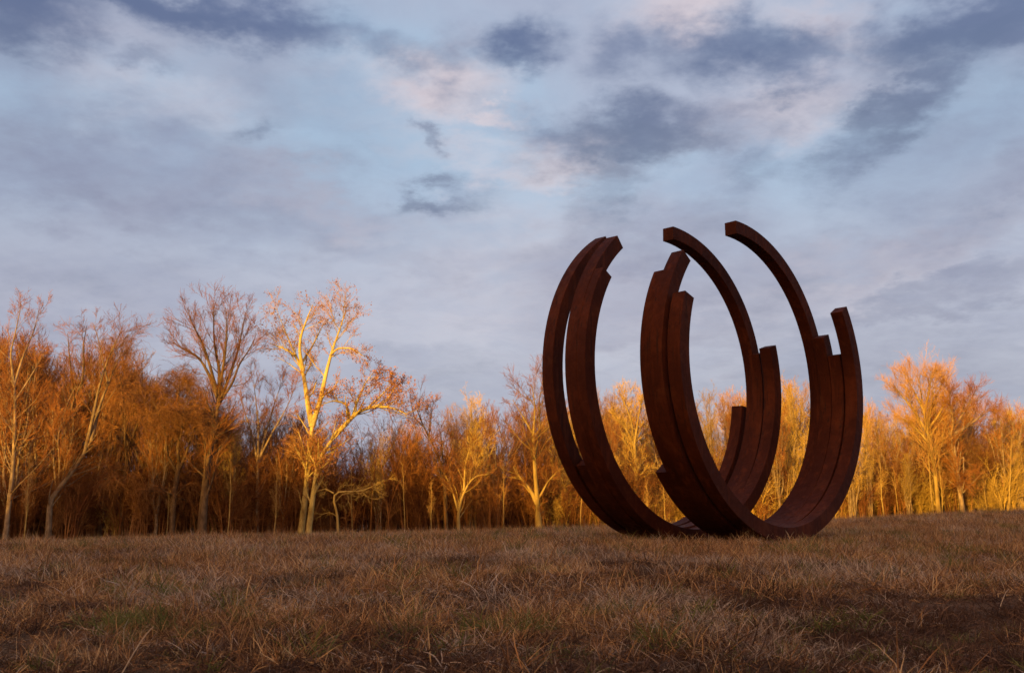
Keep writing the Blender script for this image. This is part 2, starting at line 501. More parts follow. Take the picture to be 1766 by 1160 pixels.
def build_tree(limbs, levels, seed, mats, trunk_levels=1, extra_trunk=None, leaves=0, vines=0):
    """limbs: list of (points, r0, r1). returns meshes {trunk, crown, leaves, vines} and the height"""
    K0 = 14
    P = np.stack([resample(p, K0) for p, _, _ in limbs])
    Rd = np.stack([np.linspace(a, b_, K0) for _, a, b_ in limbs])
    # flare at the foot
    for k, (p, _, _) in enumerate(limbs):
        if p[0][2] < 0.3: Rd[k, 0] *= 1.35
    tr = [tubes(P, Rd, 8)]
    cr = []
    cur = (P, Rd)
    last = cur
    for li, sp in enumerate(levels):
        nxt = grow(cur[0], cur[1], sp, seed * 31 + li)
        (tr if li < trunk_levels else cr).append(tubes(nxt[0], nxt[1], sp.get('sides', 3)))
        if sp.get('keep_parents'):
            pass
        cur = nxt
    out = {}
    V, F = join(tr); out['trunk'] = mesh_from('trunk', V, F, mats[0])
    zt = V[:, 2].max()
    if cr:
        V, F = join(cr); out['crown'] = mesh_from('crown', V, F, mats[1])
        zt = np.percentile(V[:, 2], 99.7)
    r = np.random.default_rng(seed + 99)
    if leaves:
        E_ = cur[0][:, -1]
        idx = r.choice(len(E_), min(leaves, len(E_)), replace=False)
        c0 = np.repeat(E_[idx], 3, 0) + r.normal(size=(len(idx) * 3, 3)) * 0.07
        s = r.uniform(0.025, 0.06, len(c0))[:, None]
        a = unit(r.normal(size=c0.shape)) * s; b2 = unit(np.cross(a, r.normal(size=c0.shape))) * s * 0.8
        V = np.stack([c0 - a, c0 + b2, c0 + a, c0 - b2], 1).reshape(-1, 3)
        F = np.arange(len(V)).reshape(-1, 4)
        out['withered_leaves'] = mesh_from('withered_leaves', V, F, m_leaf, False)
    if vines:
        st = cur[0][r.choice(len(cur[0]), vines), 0]
        pts = np.zeros((vines, 6, 3)); pts[:, 0] = st
        d = unit(r.normal(size=(vines, 3)) * np.array([1, 1, 0.3]) + np.array([0, 0, 0.1]))
        ln = r.uniform(0.10, 0.42, vines)[:, None]
        for k in range(1, 6):
            d = unit(d + 0.45 * r.normal(size=d.shape) + np.array([0, 0, -0.38])); pts[:, k] = pts[:, k - 1] + d * ln
        V, F = tubes(pts, np.full((vines, 6), 0.0065), 3)
        out['vine_tangle'] = mesh_from('vine_tangle', V, F, m_vine)
    return out, zt


def place(name, meshes, h_mesh, x, y, height, label, cat='tree', group=None, rot=0.0, wide=1.0):
    root = bpy.data.objects.new(name, None); COL.objects.link(root)
    root.location = (x, y, float(terrain(x, y)) - 0.05)
    s = height / h_mesh
    root.scale = (s * wide, s * wide, s); root.rotation_euler = (0, 0, rot)
    tag(root, label, cat, group)
    for nm, me in meshes.items(): link(nm, me, root)
    return root


def at(px, Y):
    """ground position seen at picture column px at depth Y"""
    d = ray(px, 865.6)
    return d[0] / d[1] * Y


def zat(py, Y):
    d = ray(883, py)
    return CZ + d[2] / d[1] * Y


def front(px):                                # depth of the woodland edge
    x = at(px, 62)
    return 61 + 0.12 * x


# generic kinds (12 m tall, at the origin) -------------------------------
def straight(h, lean=0.05, seed=0, r=0.16, cut=1.0):
    q = np.random.default_rng(seed)
    pts = [(0, 0, 0)]
    x = y = 0
    for k in range(1, 7):
        x += q.normal(0, lean) * h / 6; y += q.normal(0, lean) * h / 6
        pts.append((x, y, h * cut * k / 6))
    return [(pts, r, r * 0.25)]


def fork(h, y0, n, spread, seed, r=0.2, curve=0.5):
    """a bole that divides at y0*h into n rising limbs"""
    q = np.random.default_rng(seed)
    b0 = [(0, 0, 0), (q.normal(0, .1), q.normal(0, .1), h * y0 * .5), (q.normal(0, .15), q.normal(0, .15), h * y0)]
    out = [(b0, r, r * 0.8)]
    ph = q.uniform(0, 6.28)
    for k in range(n):
        a = ph + 6.283 * k / n + q.normal(0, .25)
        top = h * q.uniform(0.82, 1.0)
        rr = spread * q.uniform(0.7, 1.15)
        pts = [b0[-1] if k % 2 == 0 else tuple(np.array(b0[1]) * .25 + np.array(b0[2]) * .75)]
        for t in (0.25, 0.5, 0.75, 1.0):
            rad = rr * (t ** (1 - curve * 0.5)) + q.normal(0, .12)
            zt = pts[0][2] + (top - pts[0][2]) * t
            pts.append((pts[0][0] + math.cos(a) * rad + q.normal(0, .15), pts[0][1] + math.sin(a) * rad + q.normal(0, .15), zt))
        out.append((pts, r * 0.55, r * 0.12))
    return out


L3 = lambda n2=11, n3=9, n4=6, trop=0.05, ang=38, wob=0.12, t0=.25, lr=.42: [
    dict(n=n2, t0=t0, ang=ang, angs=10, lr=lr, fall=.45, k=8, wob=wob, trop=trop, rr=.5, sides=5, by_len=.6),
    dict(n=n3, t0=.18, ang=38, angs=12, lr=.46, fall=.4, k=6, wob=wob * .8, trop=trop, rr=.5, sides=4, rmin=.013, by_len=.6),
    dict(n=n4 - 2, t0=.12, ang=36, angs=14, lr=.52, fall=.35, k=4, wob=wob * .8, trop=trop, rr=.55, sides=3, rmin=.0075, lmin=.25)]

KIND = {}
KIND['vase'] = build_tree(fork(12, .32, 5, 3.0, 3, .22), L3(9, 8, 6, .07), 11, (m_bark, m_twig))
KIND['oval'] = build_tree(fork(12, .22, 6, 1.7, 5, .2), L3(12, 9, 7, .11, 34, .08), 12, (m_bark, m_twig))
KIND['round'] = build_tree(fork(12, .42, 6, 3.3, 8, .24), L3(10, 9, 7, .04, 42, .14), 13, (m_bark, m_twig))
KIND['oak'] = build_tree(fork(12, .30, 6, 4.0, 21, .3, .9), L3(9, 8, 6, .02, 48, .22), 14, (m_bark_dark, m_twig))
KIND['slim'] = build_tree(straight(12, .05, 2, .13), [
    dict(n=34, t0=.22, ang=40, angs=10, lr=.22, fall=.55, k=7, wob=.1, trop=.08, rr=.35, sides=4),
    dict(n=9, t0=.15, ang=36, angs=12, lr=.45, fall=.4, k=5, wob=.12, trop=.06, rr=.5, sides=3, rmin=.008),
    dict(n=5, t0=.12, ang=34, angs=12, lr=.5, fall=.4, k=3, wob=.14, trop=.05, rr=.55, sides=3, rmin=.007, lmin=.2)], 15, (m_stem, m_tan))
brush_limbs = []
for q in range(7):
    brush_limbs += [([(p[0] * 1.6 + math.cos(q) * .3 * (1 + p[2] * .12), p[1] * 1.6 + math.sin(q) * .3 * (1 + p[2] * .12), p[2]) for p in straight(12 * (.72 + .04 * q), .09, 40 + q, .07)[0][0]], .075, .02)]
KIND['brush'] = build_tree(brush_limbs, [
    dict(n=15, t0=.25, ang=30, angs=10, lr=.26, fall=.45, k=6, wob=.1, trop=.09, rr=.45, sides=3, rmin=.009),
    dict(n=9, t0=.1, ang=30, angs=12, lr=.5, fall=.4, k=4, wob=.12, trop=.08, rr=.55, sides=3, rmin=.0075),
    dict(n=4, t0=.1, ang=30, angs=12, lr=.5, fall=.4, k=3, wob=.14, trop=.05, rr=.6, sides=3, rmin=.007, lmin=.2)], 16, (m_bark, m_twig_y))
KIND['vine'] = build_tree(fork(12, .45, 4, 1.6, 31, .17), L3(9, 8, 5, -.04, 55, .2), 17, (m_bark_dark, m_twig), vines=3200)
KIND['stem'] = build_tree(straight(12, .04, 61, .10), [
    dict(n=16, t0=.45, ang=34, angs=10, lr=.18, fall=.5, k=6, wob=.1, trop=.1, rr=.4, sides=3),
    dict(n=8, t0=.15, ang=34, angs=12, lr=.45, fall=.4, k=4, wob=.12, trop=.06, rr=.5, sides=3, rmin=.008),
    dict(n=3, t0=.15, ang=34, angs=12, lr=.5, fall=.4, k=3, wob=.12, trop=.06, rr=.5, sides=3, rmin=.007, lmin=.2)], 18, (m_stem, m_tan))


def custom(base_px, Y, limbs_px, levels, seed, mats, **kw):
    """limbs given as picture columns/rows at the tree's own depth; depth offsets spread the limbs in 3-D"""
    q = np.random.default_rng(seed)
    bx = at(base_px, Y); bz = float(terrain(bx, Y)) - .05
    out = []
    for pts, r0, r1, dep in limbs_px:
        P3 = []
        n = len(pts)
        for k, (px, py) in enumerate(pts):
            dy = dep * (k / max(1, n - 1)) ** 1.2
            yy = Y + dy
            z = bz if py is None else zat(py, yy)
            P3.append((at(px, yy) - bx, dy, z - bz))
        out.append((P3, r0 * .78, r1 * .42))
    meshes, h = build_tree(out, levels, seed, mats, **kw)
    return meshes, h, bx


def place_custom(name, base_px, Y, limbs_px, levels, seed, mats, label, **kw):
    meshes, h, bx = custom(base_px, Y, limbs_px, levels, seed, mats, **kw)
    return place(name, meshes, h, bx, Y, h, label)


# the trees one can tell apart ------------------------------------------
def TW(n2, n3, n4, trop=.05, ang=40, lr=.4, wob=.15):
    return [
        dict(n=n2 + 4, t0=.2, t1=1.0, ang=ang, angs=12, lr=lr * 1.15, fall=.35, k=9, wob=wob * .8, trop=trop, rr=.34, sides=5, by_len=.7, lmin=.5),
        dict(n=n3 + 1, t0=.12, ang=36, angs=12, lr=.5, fall=.3, k=6, wob=wob * .6, trop=trop, rr=.45, sides=3, rmin=.0085, by_len=.6, lmin=.3),
        dict(n=n4 + 1, t0=.1, ang=36, angs=14, lr=.55, fall=.3, k=4, wob=wob * .6, trop=trop * .7, rr=.55, sides=3, rmin=.0065, lmin=.25)]



place_custom('sycamore_tree', 525, 60.5, [
    ([(520, None), (527, 850), (530, 790), (534, 735)], .27, .30, 0),
    ([(534, 735), (524, 690), (515, 640), (500, 610), (478, 600), (455, 592)], .26, .07, 1.2),
    ([(515, 640), (507, 605), (508, 580), (520, 545), (528, 525)], .17, .05, -1.5),
    ([(534, 735), (547, 690), (556, 640), (566, 600), (580, 560), (588, 530)], .24, .05, 1.0),
    ([(562, 612), (575, 600), (600, 600), (622, 615)], .10, .04, -1.8),
    ([(512, 625), (528, 600), (540, 575), (552, 550)], .10, .03, 2.0),
    ([(500, 612), (480, 570), (462, 530)], .08, .03, 1.8)],
    TW(9, 8, 4, .03, 42, .30, .12), 101, (m_pale, m_tan), 'tall pale-barked sycamore with twin rising limbs and a few withered leaves', leaves=900)
place_custom('sycamore_tree', 537, 59.5, [
    ([(533, None), (540, 850), (546, 800), (560, 770), (575, 750)], .24, .22, 0),
    ([(575, 750), (595, 728), (612, 710), (640, 700), (675, 702), (700, 715)], .22, .06, -1.0),
    ([(605, 716), (612, 690), (625, 660), (640, 640)], .13, .04, 1.4),
    ([(600, 722), (592, 695), (570, 690), (548, 698)], .12, .04, -1.6),
    ([(630, 703), (655, 680), (680, 655)], .10, .03, 1.2)],
    TW(11, 8, 3, .06, 45, .36, .12), 102, (m_pale, m_twig), 'leaning pale tree whose broad crown of withered leaves reaches right of the tall sycamore', leaves=2400)
place_custom('dead_limb_tree', 580, 58.5, [
    ([(585, None), (582, 880), (572, 858), (575, 848), (590, 846), (612, 848), (630, 845), (655, 830)], .11, .04, 0),
    ([(575, 850), (560, 842), (545, 848)], .06, .03, .5)],
    TW(5, 5, 3, .0, 50, .3, .25), 103, (m_stem, m_twig_y), 'crooked pale limb arching low over the thicket at the foot of the sycamores')
place_custom('elm_tree', 352, 58.6, [
    ([(350, None), (352, 850), (356, 790), (366, 720), (368, 690)], .36, .27, 0),
    ([(368, 690), (352, 650), (330, 615), (300, 600), (275, 588)], .17, .04, 1.2),
    ([(366, 680), (350, 630), (335, 590), (312, 555), (305, 530)], .15, .03, -1.0),
    ([(368, 690), (368, 640), (355, 590), (352, 545), (350, 522)], .16, .03, 1.5),
    ([(368, 680), (375, 620), (378, 570), (372, 530)], .15, .03, -1.6),
    ([(368, 700), (385, 650), (400, 600), (405, 560), (410, 535)], .16, .03, .8),
    ([(372, 690), (392, 660), (400, 630), (420, 600), (430, 575)], .13, .03, -.8)],
    TW(12, 8, 4, .06, 34, .33, .08), 104, (m_bark_dark, m_twig), 'tall dark elm with a high fan-shaped crown left of the sycamore')
place_custom('forked_tree', 337, 62.5, [
    ([(345, None), (346, 840), (350, 780), (345, 735), (335, 705)], .28, .16, 0),
    ([(345, 735), (330, 700), (312, 665), (290, 650)], .13, .04, 1),
    ([(350, 770), (372, 735), (388, 720)], .10, .03, -.8)],
    TW(9, 7, 3, .0, 50, .35), 105, (m_bark, m_vine), 'stubby trunk wrapped in drooping vines leaning against the dark elm', vines=2200)
place_custom('leaning_tree', 92, 58, [
    ([(88, None), (86, 860), (110, 830), (135, 790), (150, 760)], .24, .2, 0),
    ([(150, 760), (160, 700), (180, 640), (195, 600)], .15, .04, 1.0) ,
    ([(140, 780), (150, 720), (158, 660), (172, 610), (190, 570), (205, 545)][:5], .15, .04, -1.0),
    ([(172, 660), (160, 620), (150, 585), (140, 560)], .08, .03, 1.0)],
    TW(9, 7, 4, .05, 36, .30, .1), 106, (m_bark, m_twig), 'slanting double-stemmed tree near the left edge of the wood')
place_custom('slender_tree', 22, 58, [
    ([(14, None), (18, 800), (14, 720), (8, 660)], .2, .15, 0),
    ([(8, 660), (20, 610), (35, 570), (40, 535)], .1, .03, 1.0),
    ([(8, 665), (-4, 610), (4, 560), (8, 525)], .1, .03, -1.0),
    ([(12, 690), (35, 650), (55, 610)], .08, .03, .5)],
    TW(8, 7, 4, .05, 36, .33, .1), 107, (m_bark, m_twig), 'high thin-limbed tree at the very left edge of the wood')
place_custom('oak_tree', 130, 63, [
    ([(132, None), (128, 800), (124, 740), (120, 720)], .3, .24, 0),
    ([(120, 725), (95, 705), (60, 695)], .14, .05, 1), ([(122, 720), (145, 690), (165, 665), (185, 655)], .13, .04, -1),
    ([(120, 720), (110, 660), (100, 610), (95, 575)], .15, .04, 1.5), ([(121, 715), (128, 640), (124, 590), (128, 560)], .14, .03, -1.4)],
    TW(8, 7, 4, .03, 44, .34, .14), 108, (m_bark_dark, m_twig), 'dark oak with wide level boughs behind the slanting tree')
place_custom('vase_tree', 440, 61, [
    ([(445, None), (443, 850), (442, 800)], .2, .17, 0),
    ([(442, 800), (432, 755), (415, 710), (405, 680)], .11, .03, 1), ([(442, 790), (440, 730), (432, 680), (428, 655)], .1, .03, -1),
    ([(442, 800), (455, 740), (468, 690), (478, 660)], .11, .03, 1), ([(444, 790), (465, 745), (490, 700), (500, 670)], .1, .03, -.8)],
    TW(9, 7, 5, .07, 32, .3), 109, (m_bark, m_twig), 'small vase-shaped tree with open crown between the elm and the sycamore')
place_custom('forked_tree', 928, 61.5, [
    ([(930, None), (928, 890), (927, 868)], .32, .28, 0),
    ([(927, 870), (915, 845), (895, 820), (885, 805)], .2, .09, .6),
    ([(927, 870), (922, 800), (920, 745), (924, 700), (918, 665)], .2, .05, -1),
    ([(922, 790), (932, 740), (930, 690), (938, 655)], .12, .03, 1.2), ([(921, 750), (900, 715), (885, 690)], .1, .03, 1), ([(929, 860), (945, 830), (962, 812)], .1, .05, -.6)],
    TW(8, 7, 4, .04, 42, .33, .12), 110, (m_stem, m_twig), 'tree forking low in a V just left of the farther sculpture')
place_custom('bent_tree', 790, 61, [
    ([(792, None), (790, 890), (795, 860), (808, 832), (822, 818), (840, 818)], .16, .06, 0),
    ([(790, 880), (780, 845), (768, 820)], .1, .05, .6), ([(800, 845), (802, 800), (812, 765), (838, 745)], .1, .04, -1)],
    TW(9, 7, 5, .05, 40, .38), 111, (m_stem, m_twig), 'low bent tree with an arching pale trunk in the middle of the wood')
place_custom('leaning_tree', 765, 62.5, [
    ([(770, None), (768, 850), (760, 800), (745, 765), (728, 735), (716, 705)], .2, .07, 0),
    ([(738, 755), (742, 715), (745, 690)], .08, .03, 1), ([(728, 735), (712, 720), (705, 690)], .07, .03, -1)],
    TW(8, 7, 4, .06, 36, .34, .1), 112, (m_bark_dark, m_twig), 'dark-topped tree leaning left between the withered crown and the orange clump')
place_custom('broad_tree', 1100, 64, [
    ([(1096, None), (1098, 820), (1096, 760)], .26, .2, 0),
    ([(1096, 762), (1090, 720), (1078, 690), (1068, 665)], .12, .03, 1), ([(1096, 765), (1105, 715), (1112, 680)], .12, .03, -1),
    ([(1096, 770), (1080, 735), (1060, 715)], .1, .03, -.8)],
    TW(9, 8, 4, .05, 40, .34), 113, (m_stem, m_twig_y), 'pale branching tree seen through the gap of the farther sculpture')

def spray(n1, n2, n3, lr=.42, ang=34, trop=.07):
    return [
        dict(n=n1, t0=.22, t1=1.0, ang=ang, angs=9, lr=lr, fall=.35, k=8, wob=.07, trop=trop, rr=.34, sides=4, by_len=.7, lmin=.6),
        dict(n=n2, t0=.1, ang=32, angs=10, lr=.48, fall=.3, k=5, wob=.06, trop=trop, rr=.45, sides=3, rmin=.0075, by_len=.5, lmin=.5),
        dict(n=n3, t0=.08, ang=30, angs=10, lr=.55, fall=.25, k=3, wob=.05, trop=trop * .6, rr=.55, sides=3, rmin=.0055, lmin=.35)]


place_custom('maple_tree', 1618, front(1618) - .5, [
    ([(1618, None), (1616, 800), (1610, 755), (1603, 705), (1600, 670), (1598, 650)], .20, .05, 0),
    ([(1611, 765), (1592, 742), (1568, 722), (1552, 710)], .12, .03, 1.0), ([(1609, 740), (1630, 715), (1645, 690), (1652, 675)], .1, .03, -1.0), ([(1610, 750), (1588, 710), (1566, 680), (1556, 665)], .12, .03, -1.2),
    ([(1606, 725), (1625, 690), (1640, 660), (1646, 645)], .12, .03, 1.4), ([(1603, 705), (1588, 672), (1574, 645)], .12, .03, 1.6),
    ([(1604, 712), (1616, 675), (1622, 640)], .12, .03, -1.6)],
    spray(26, 9, 4, .34, 36), 121, (m_stem, m_tan), 'tallest tree on the right with a dense egg-shaped crown of fine twigs')
place_custom('maple_tree', 1660, front(1660) - 1.2, [
    ([(1660, None), (1657, 850), (1654, 800), (1650, 748)], .22, .2, 0),
    ([(1650, 750), (1636, 732), (1622, 712), (1612, 695)], .15, .03, 1.0), ([(1650, 748), (1655, 720), (1650, 695), (1652, 672)], .14, .03, -1.0),
    ([(1650, 750), (1672, 738), (1700, 720), (1722, 704)], .16, .03, .8), ([(1653, 742), (1672, 712), (1690, 688), (1698, 672)], .13, .03, 1.4),
    ([(1656, 800), (1668, 785), (1664, 830)], .06, .03, -.5)],
    spray(24, 9, 4, .35, 38, .05), 122, (m_bark, m_twig), 'tree with a knotted fork and wide round crown right of the egg-shaped one')

spec = [
    # px, top row, kind, depth offset, width, name, label
    (212, 578, 'vine', 2.0, .9, 'vine_covered_tree', 'narrow tree smothered in vines between the oak and the elm'),
    (300, 632, 'vine', .5, 1.3, 'vine_covered_tree', 'low rounded tree draped with a thick mat of vines left of the elm'),
    (175, 590, 'oval', 5, .9, 'bare_tree', 'fine-twigged bare tree rising behind the slanting tree'),
    (60, 575, 'vase', 4, 1.0, 'bare_tree', 'bare tree filling the gap behind the left edge of the wood'),
    (250, 640, 'round', 6, .8, 'bare_tree', 'lower bare tree with rounded head behind the vine-covered trees'),
    (15, 640, 'oval', 2, 1.1, 'bare_tree', 'fine-twigged bare tree low at the very left edge'),
    (105, 665, 'oval', 2.5, 1.0, 'brushy_tree', 'brushy tree between the slanting stems and the dark oak'),
    (270, 700, 'oval', 1.0, 1.0, 'bare_tree', 'low bare tree under the thick mat of vines'),
    (400, 735, 'brush', 1.5, .9, 'brushy_tree', 'brushy thicket tree just right of the dark elm trunk'),
    (490, 740, 'oval', 2.5, .9, 'bare_tree', 'low bare tree just left of the tall sycamore'),
    (655, 742, 'brush', 2, 1.1, 'brushy_tree', 'brushy tree with upright shoots under the crown of withered leaves'),
    (705, 735, 'oval', 3, .7, 'bare_tree', 'narrow bare tree right of the crown of withered leaves'),
    (815, 672, 'brush', 3.5, 1.25, 'brushy_tree', 'orange brushy clump with a domed top in the middle of the wood'),
    (860, 690, 'oval', 4.5, .9, 'bare_tree', 'bare tree between the domed orange clump and the V-forked tree'),
    (975, 720, 'brush', 3, .9, 'brushy_tree', 'brushy tree behind the left limbs of the farther sculpture'),
    (1050, 715, 'oval', 4, .8, 'bare_tree', 'fine-twigged tree left of the pale branching tree in the sculpture gap'),
    (1150, 690, 'round', 5, .8, 'bare_tree', 'rounded bare tree partly behind the left limbs of the nearer sculpture'),
    (1225, 668, 'brush', 3, 1.0, 'brushy_tree', 'feathery golden clump seen inside the nearer sculpture'),
    (1275, 680, 'oval', 5, .9, 'bare_tree', 'bare tree behind the short far arc of the farther sculpture'),
    (1372, 652, 'brush', 3, 1.0, 'brushy_tree', 'tall golden brushy clump between the right limbs of the two sculptures'),
    (1345, 690, 'oval', 1, .8, 'bare_tree', 'bare tree behind the right limb of the farther sculpture'),
    (1440, 700, 'brush', 2, 1.0, 'brushy_tree', 'brushy clump behind the right limbs of the nearer sculpture'),
    (1500, 702, 'brush', 1, .8, 'brushy_tree', 'golden clump just right of the nearer sculpture'),
    (1567, 775, 'brush', 0.5, 1.3, 'brushy_tree', 'low golden brush between the short golden stem and the egg-shaped crown'),
    (1640, 770, 'brush', 2.5, 1.2, 'brushy_tree', 'golden brush filling the gap between the two crowned trees on the right'),
    (1690, 760, 'brush', 2.5, 1.2, 'brushy_tree', 'golden brush behind the stubby vine-draped tree on the right'),
    (1760, 750, 'brush', .5, 1.2, 'brushy_tree', 'golden brush at the very right edge of the wood'),
    (1065, 780, 'brush', 1.5, 1.2, 'brushy_tree', 'low golden brush in the opening of the farther sculpture'),
    (1320, 770, 'brush', 1.5, 1.2, 'brushy_tree', 'low golden brush behind the right limb of the farther sculpture'),
    (1470, 735, 'brush', 0, 1.3, 'brushy_tree', 'low sprawling golden clump at the right foot of the nearer sculpture'),
    (1400, 745, 'brush', 0, 1.2, 'brushy_tree', 'low golden clump seen between the two right-hand limbs'),
    (1738, 690, 'vase', 1, .8, 'bare_tree', 'bare tree with sparse upright crown near the right edge'),
    (1780, 700, 'round', 3, .8, 'bare_tree', 'rounded bare tree cut off by the right edge'),
    (1545, 735, 'vase', 4, .9, 'bare_tree', 'low spreading tree left of the egg-shaped crown'),
    (1700, 745, 'vine', 1.5, .9, 'vine_covered_tree', 'stubby vine-draped tree under the round crown on the right'),
]
for k, (px, top, kd, off, wide, nm, lab) in enumerate(spec):
    me, hm = KIND[kd]
    Y = front(px) + off
    X = at(px, Y)
    place(nm, me, hm, X, Y, zat(top, Y) - float(terrain(X, Y)), lab, rot=random.uniform(0, 6.28), wide=wide)

saps = [
    (47, 770, -1, 'thin sapling beside the foot of the slanting tree'),
    (290, 830, -1.5, 'thin sapling left of the dark elm in the shaded thicket'),
    (395, 790, -1, 'slim pale sapling just right of the dark elm'),
    (475, 800, -.5, 'slim sapling standing left of the tall sycamore foot'),
    (610, 800, 0, 'thin stem right of the sycamore, under the withered crown'),
    (700, 790, -.5, 'thin stem in the thicket below the narrow bare tree'),
    (745, 820, -1, 'short sapling left of the low bent tree'),
    (868, 800, -.5, 'upright pale sapling between the bent tree and the V fork'),
    (1000, 800, -.5, 'pair-like pale sapling right of the V fork at the sculpture edge'),
    (1117, 820, -1, 'pale stem seen low in the gap between the sculptures'),
    (1147, 800, -1, 'pale stem beside the left limb of the nearer sculpture'),
    (1352, 800, -.5, 'pale stem between the right limbs of the two sculptures'),
    (1523, 770, -1.5, 'slim golden stem first right of the nearer sculpture'),
    (1549, 800, -1, 'short golden stem left of the bright leaning sapling'),
    (1608, 690, -1.5, 'bright sapling leaning left in front of the egg-shaped crown'),
    (1624, 760, -1, 'straight bright sapling beside the leaning one'),
    (1702, 800, -1.5, 'short pale sapling right of the dark-forked tree'),
    (1737, 740, -1, 'pale sapling near the right edge'),
]
for k, (px, top, off, lab) in enumerate(saps):
    me, hm = KIND['stem' if k % 3 else 'slim']
    Y = front(px) + off; X = at(px, Y)
    o = place('sapling', me, hm, X, Y, zat(top, Y) - float(terrain(X, Y)), lab, group='saplings at the edge of the wood', rot=random.uniform(0, 6.28), wide=random.uniform(.7, 1.0))
    o.rotation_euler[1] = random.uniform(-.12, .05)

# ------------------------------------------------------------------ instanced masses (woodland behind, thicket, grass)
def proto_collection(name, meshes):
    c = bpy.data.collections.new(name)
    for k, me in enumerate(meshes):
        o = bpy.data.objects.new('%s_%02d' % (name, k), me); c.objects.link(o)
    return c


def scatter(name, pts, rot, scl, idx, coll, label, kind='stuff'):
    me = bpy.data.meshes.new(name)
    me.vertices.add(len(pts)); me.vertices.foreach_set('co', np.asarray(pts, np.float32).ravel())
    a = me.attributes.new('rot', 'FLOAT_VECTOR', 'POINT'); a.data.foreach_set('vector', np.asarray(rot, np.float32).ravel())
    a = me.attributes.new('scl', 'FLOAT_VECTOR', 'POINT'); a.data.foreach_set('vector', np.asarray(scl, np.float32).ravel())
    a = me.attributes.new('idx', 'INT', 'POINT'); a.data.foreach_set('value', np.asarray(idx, np.int32))
    o = link(name, me)
    ng = bpy.data.node_groups.new(name + '_scatter', 'GeometryNodeTree')
    ng.interface.new_socket('Geometry', in_out='INPUT', socket_type='NodeSocketGeometry')
    ng.interface.new_socket('Geometry', in_out='OUTPUT', socket_type='NodeSocketGeometry')
    n, l = ng.nodes, ng.links
    gi, go = n.new('NodeGroupInput'), n.new('NodeGroupOutput')
    iop = n.new('GeometryNodeInstanceOnPoints'); ci = n.new('GeometryNodeCollectionInfo')
    ci.inputs[0].default_value = coll; ci.inputs['Separate Children'].default_value = True; ci.inputs['Reset Children'].default_value = True
    iop.inputs['Pick Instance'].default_value = True

    def attr(nm, tp):
        q = n.new('GeometryNodeInputNamedAttribute'); q.data_type = tp; q.inputs['Name'].default_value = nm
        return q.outputs['Attribute']
    l.new(gi.outputs[0], iop.inputs['Points']); l.new(ci.outputs[0], iop.inputs['Instance'])
    l.new(attr('idx', 'INT'), iop.inputs['Instance Index'])
    e2r = n.new('FunctionNodeEulerToRotation'); l.new(attr('rot', 'FLOAT_VECTOR'), e2r.inputs[0])
    l.new(e2r.outputs[0], iop.inputs['Rotation']); l.new(attr('scl', 'FLOAT_VECTOR'), iop.inputs['Scale'])
    l.new(iop.outputs[0], go.inputs[0])
    md = o.modifiers.new('scatter', 'NODES'); md.node_group = ng
    tag(o, label, kind=kind)
    return o


def merged(kd, crown_mat=None):
    t = KIND[kd][0]
    vs, fs, ms, off, mats_ = [], [], [], 0, []
    for nm, me in t.items():
        v = np.empty(len(me.vertices) * 3, np.float32); me.vertices.foreach_get('co', v)
        f = np.empty(len(me.loops), np.int32); me.loops.foreach_get('vertex_index', f)
        vs.append(v.reshape(-1, 3)); fs.append(f.reshape(-1, 4) + off); off += len(v) // 3
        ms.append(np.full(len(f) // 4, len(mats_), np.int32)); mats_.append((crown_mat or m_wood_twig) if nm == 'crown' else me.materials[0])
    out = mesh_from('wood_' + kd, np.concatenate(vs), np.concatenate(fs), mats_[0])
    for m in mats_[1:]: out.materials.append(m)
    out.polygons.foreach_set('material_index', np.concatenate(ms))
    return out


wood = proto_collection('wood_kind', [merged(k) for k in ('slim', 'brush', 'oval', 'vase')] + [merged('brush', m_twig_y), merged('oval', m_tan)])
n = 330
px = np.concatenate([rng.uniform(-260, 950, 150), rng.uniform(930, 2030, 180)])
dep = rng.uniform(6, 26, n)
Yw = np.array([front(p) for p in px]) + dep
Xw = np.array([at(p, y) for p, y in zip(px, Yw)])
# skyline of the mass, lower than the trees that stand out of it
sky_px = np.interp(px, [-260, 0, 200, 300, 420, 500, 640, 720, 800, 860, 960, 1080, 1250, 1380, 1500, 1560, 1640, 1766, 2030],
                   [600, 615, 630, 680, 725, 730, 740, 740, 712, 710, 715, 700, 695, 680, 715, 715, 705, 705, 690])
sky_px = sky_px + rng.uniform(-6, 75, n)
hh = np.array([zat(s, y) for s, y in zip(sky_px, Yw)]) - terrain(Xw, Yw)
zz_ = terrain(Xw, Yw) - .05
sc_ = hh / 12.0
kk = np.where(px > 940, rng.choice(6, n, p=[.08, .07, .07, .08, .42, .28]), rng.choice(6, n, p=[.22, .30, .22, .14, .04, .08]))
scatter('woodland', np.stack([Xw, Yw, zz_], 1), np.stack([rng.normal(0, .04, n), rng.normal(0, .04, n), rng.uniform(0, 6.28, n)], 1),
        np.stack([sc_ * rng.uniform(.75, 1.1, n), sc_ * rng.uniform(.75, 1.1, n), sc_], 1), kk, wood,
        'mass of bare winter trees standing behind the woodland edge')

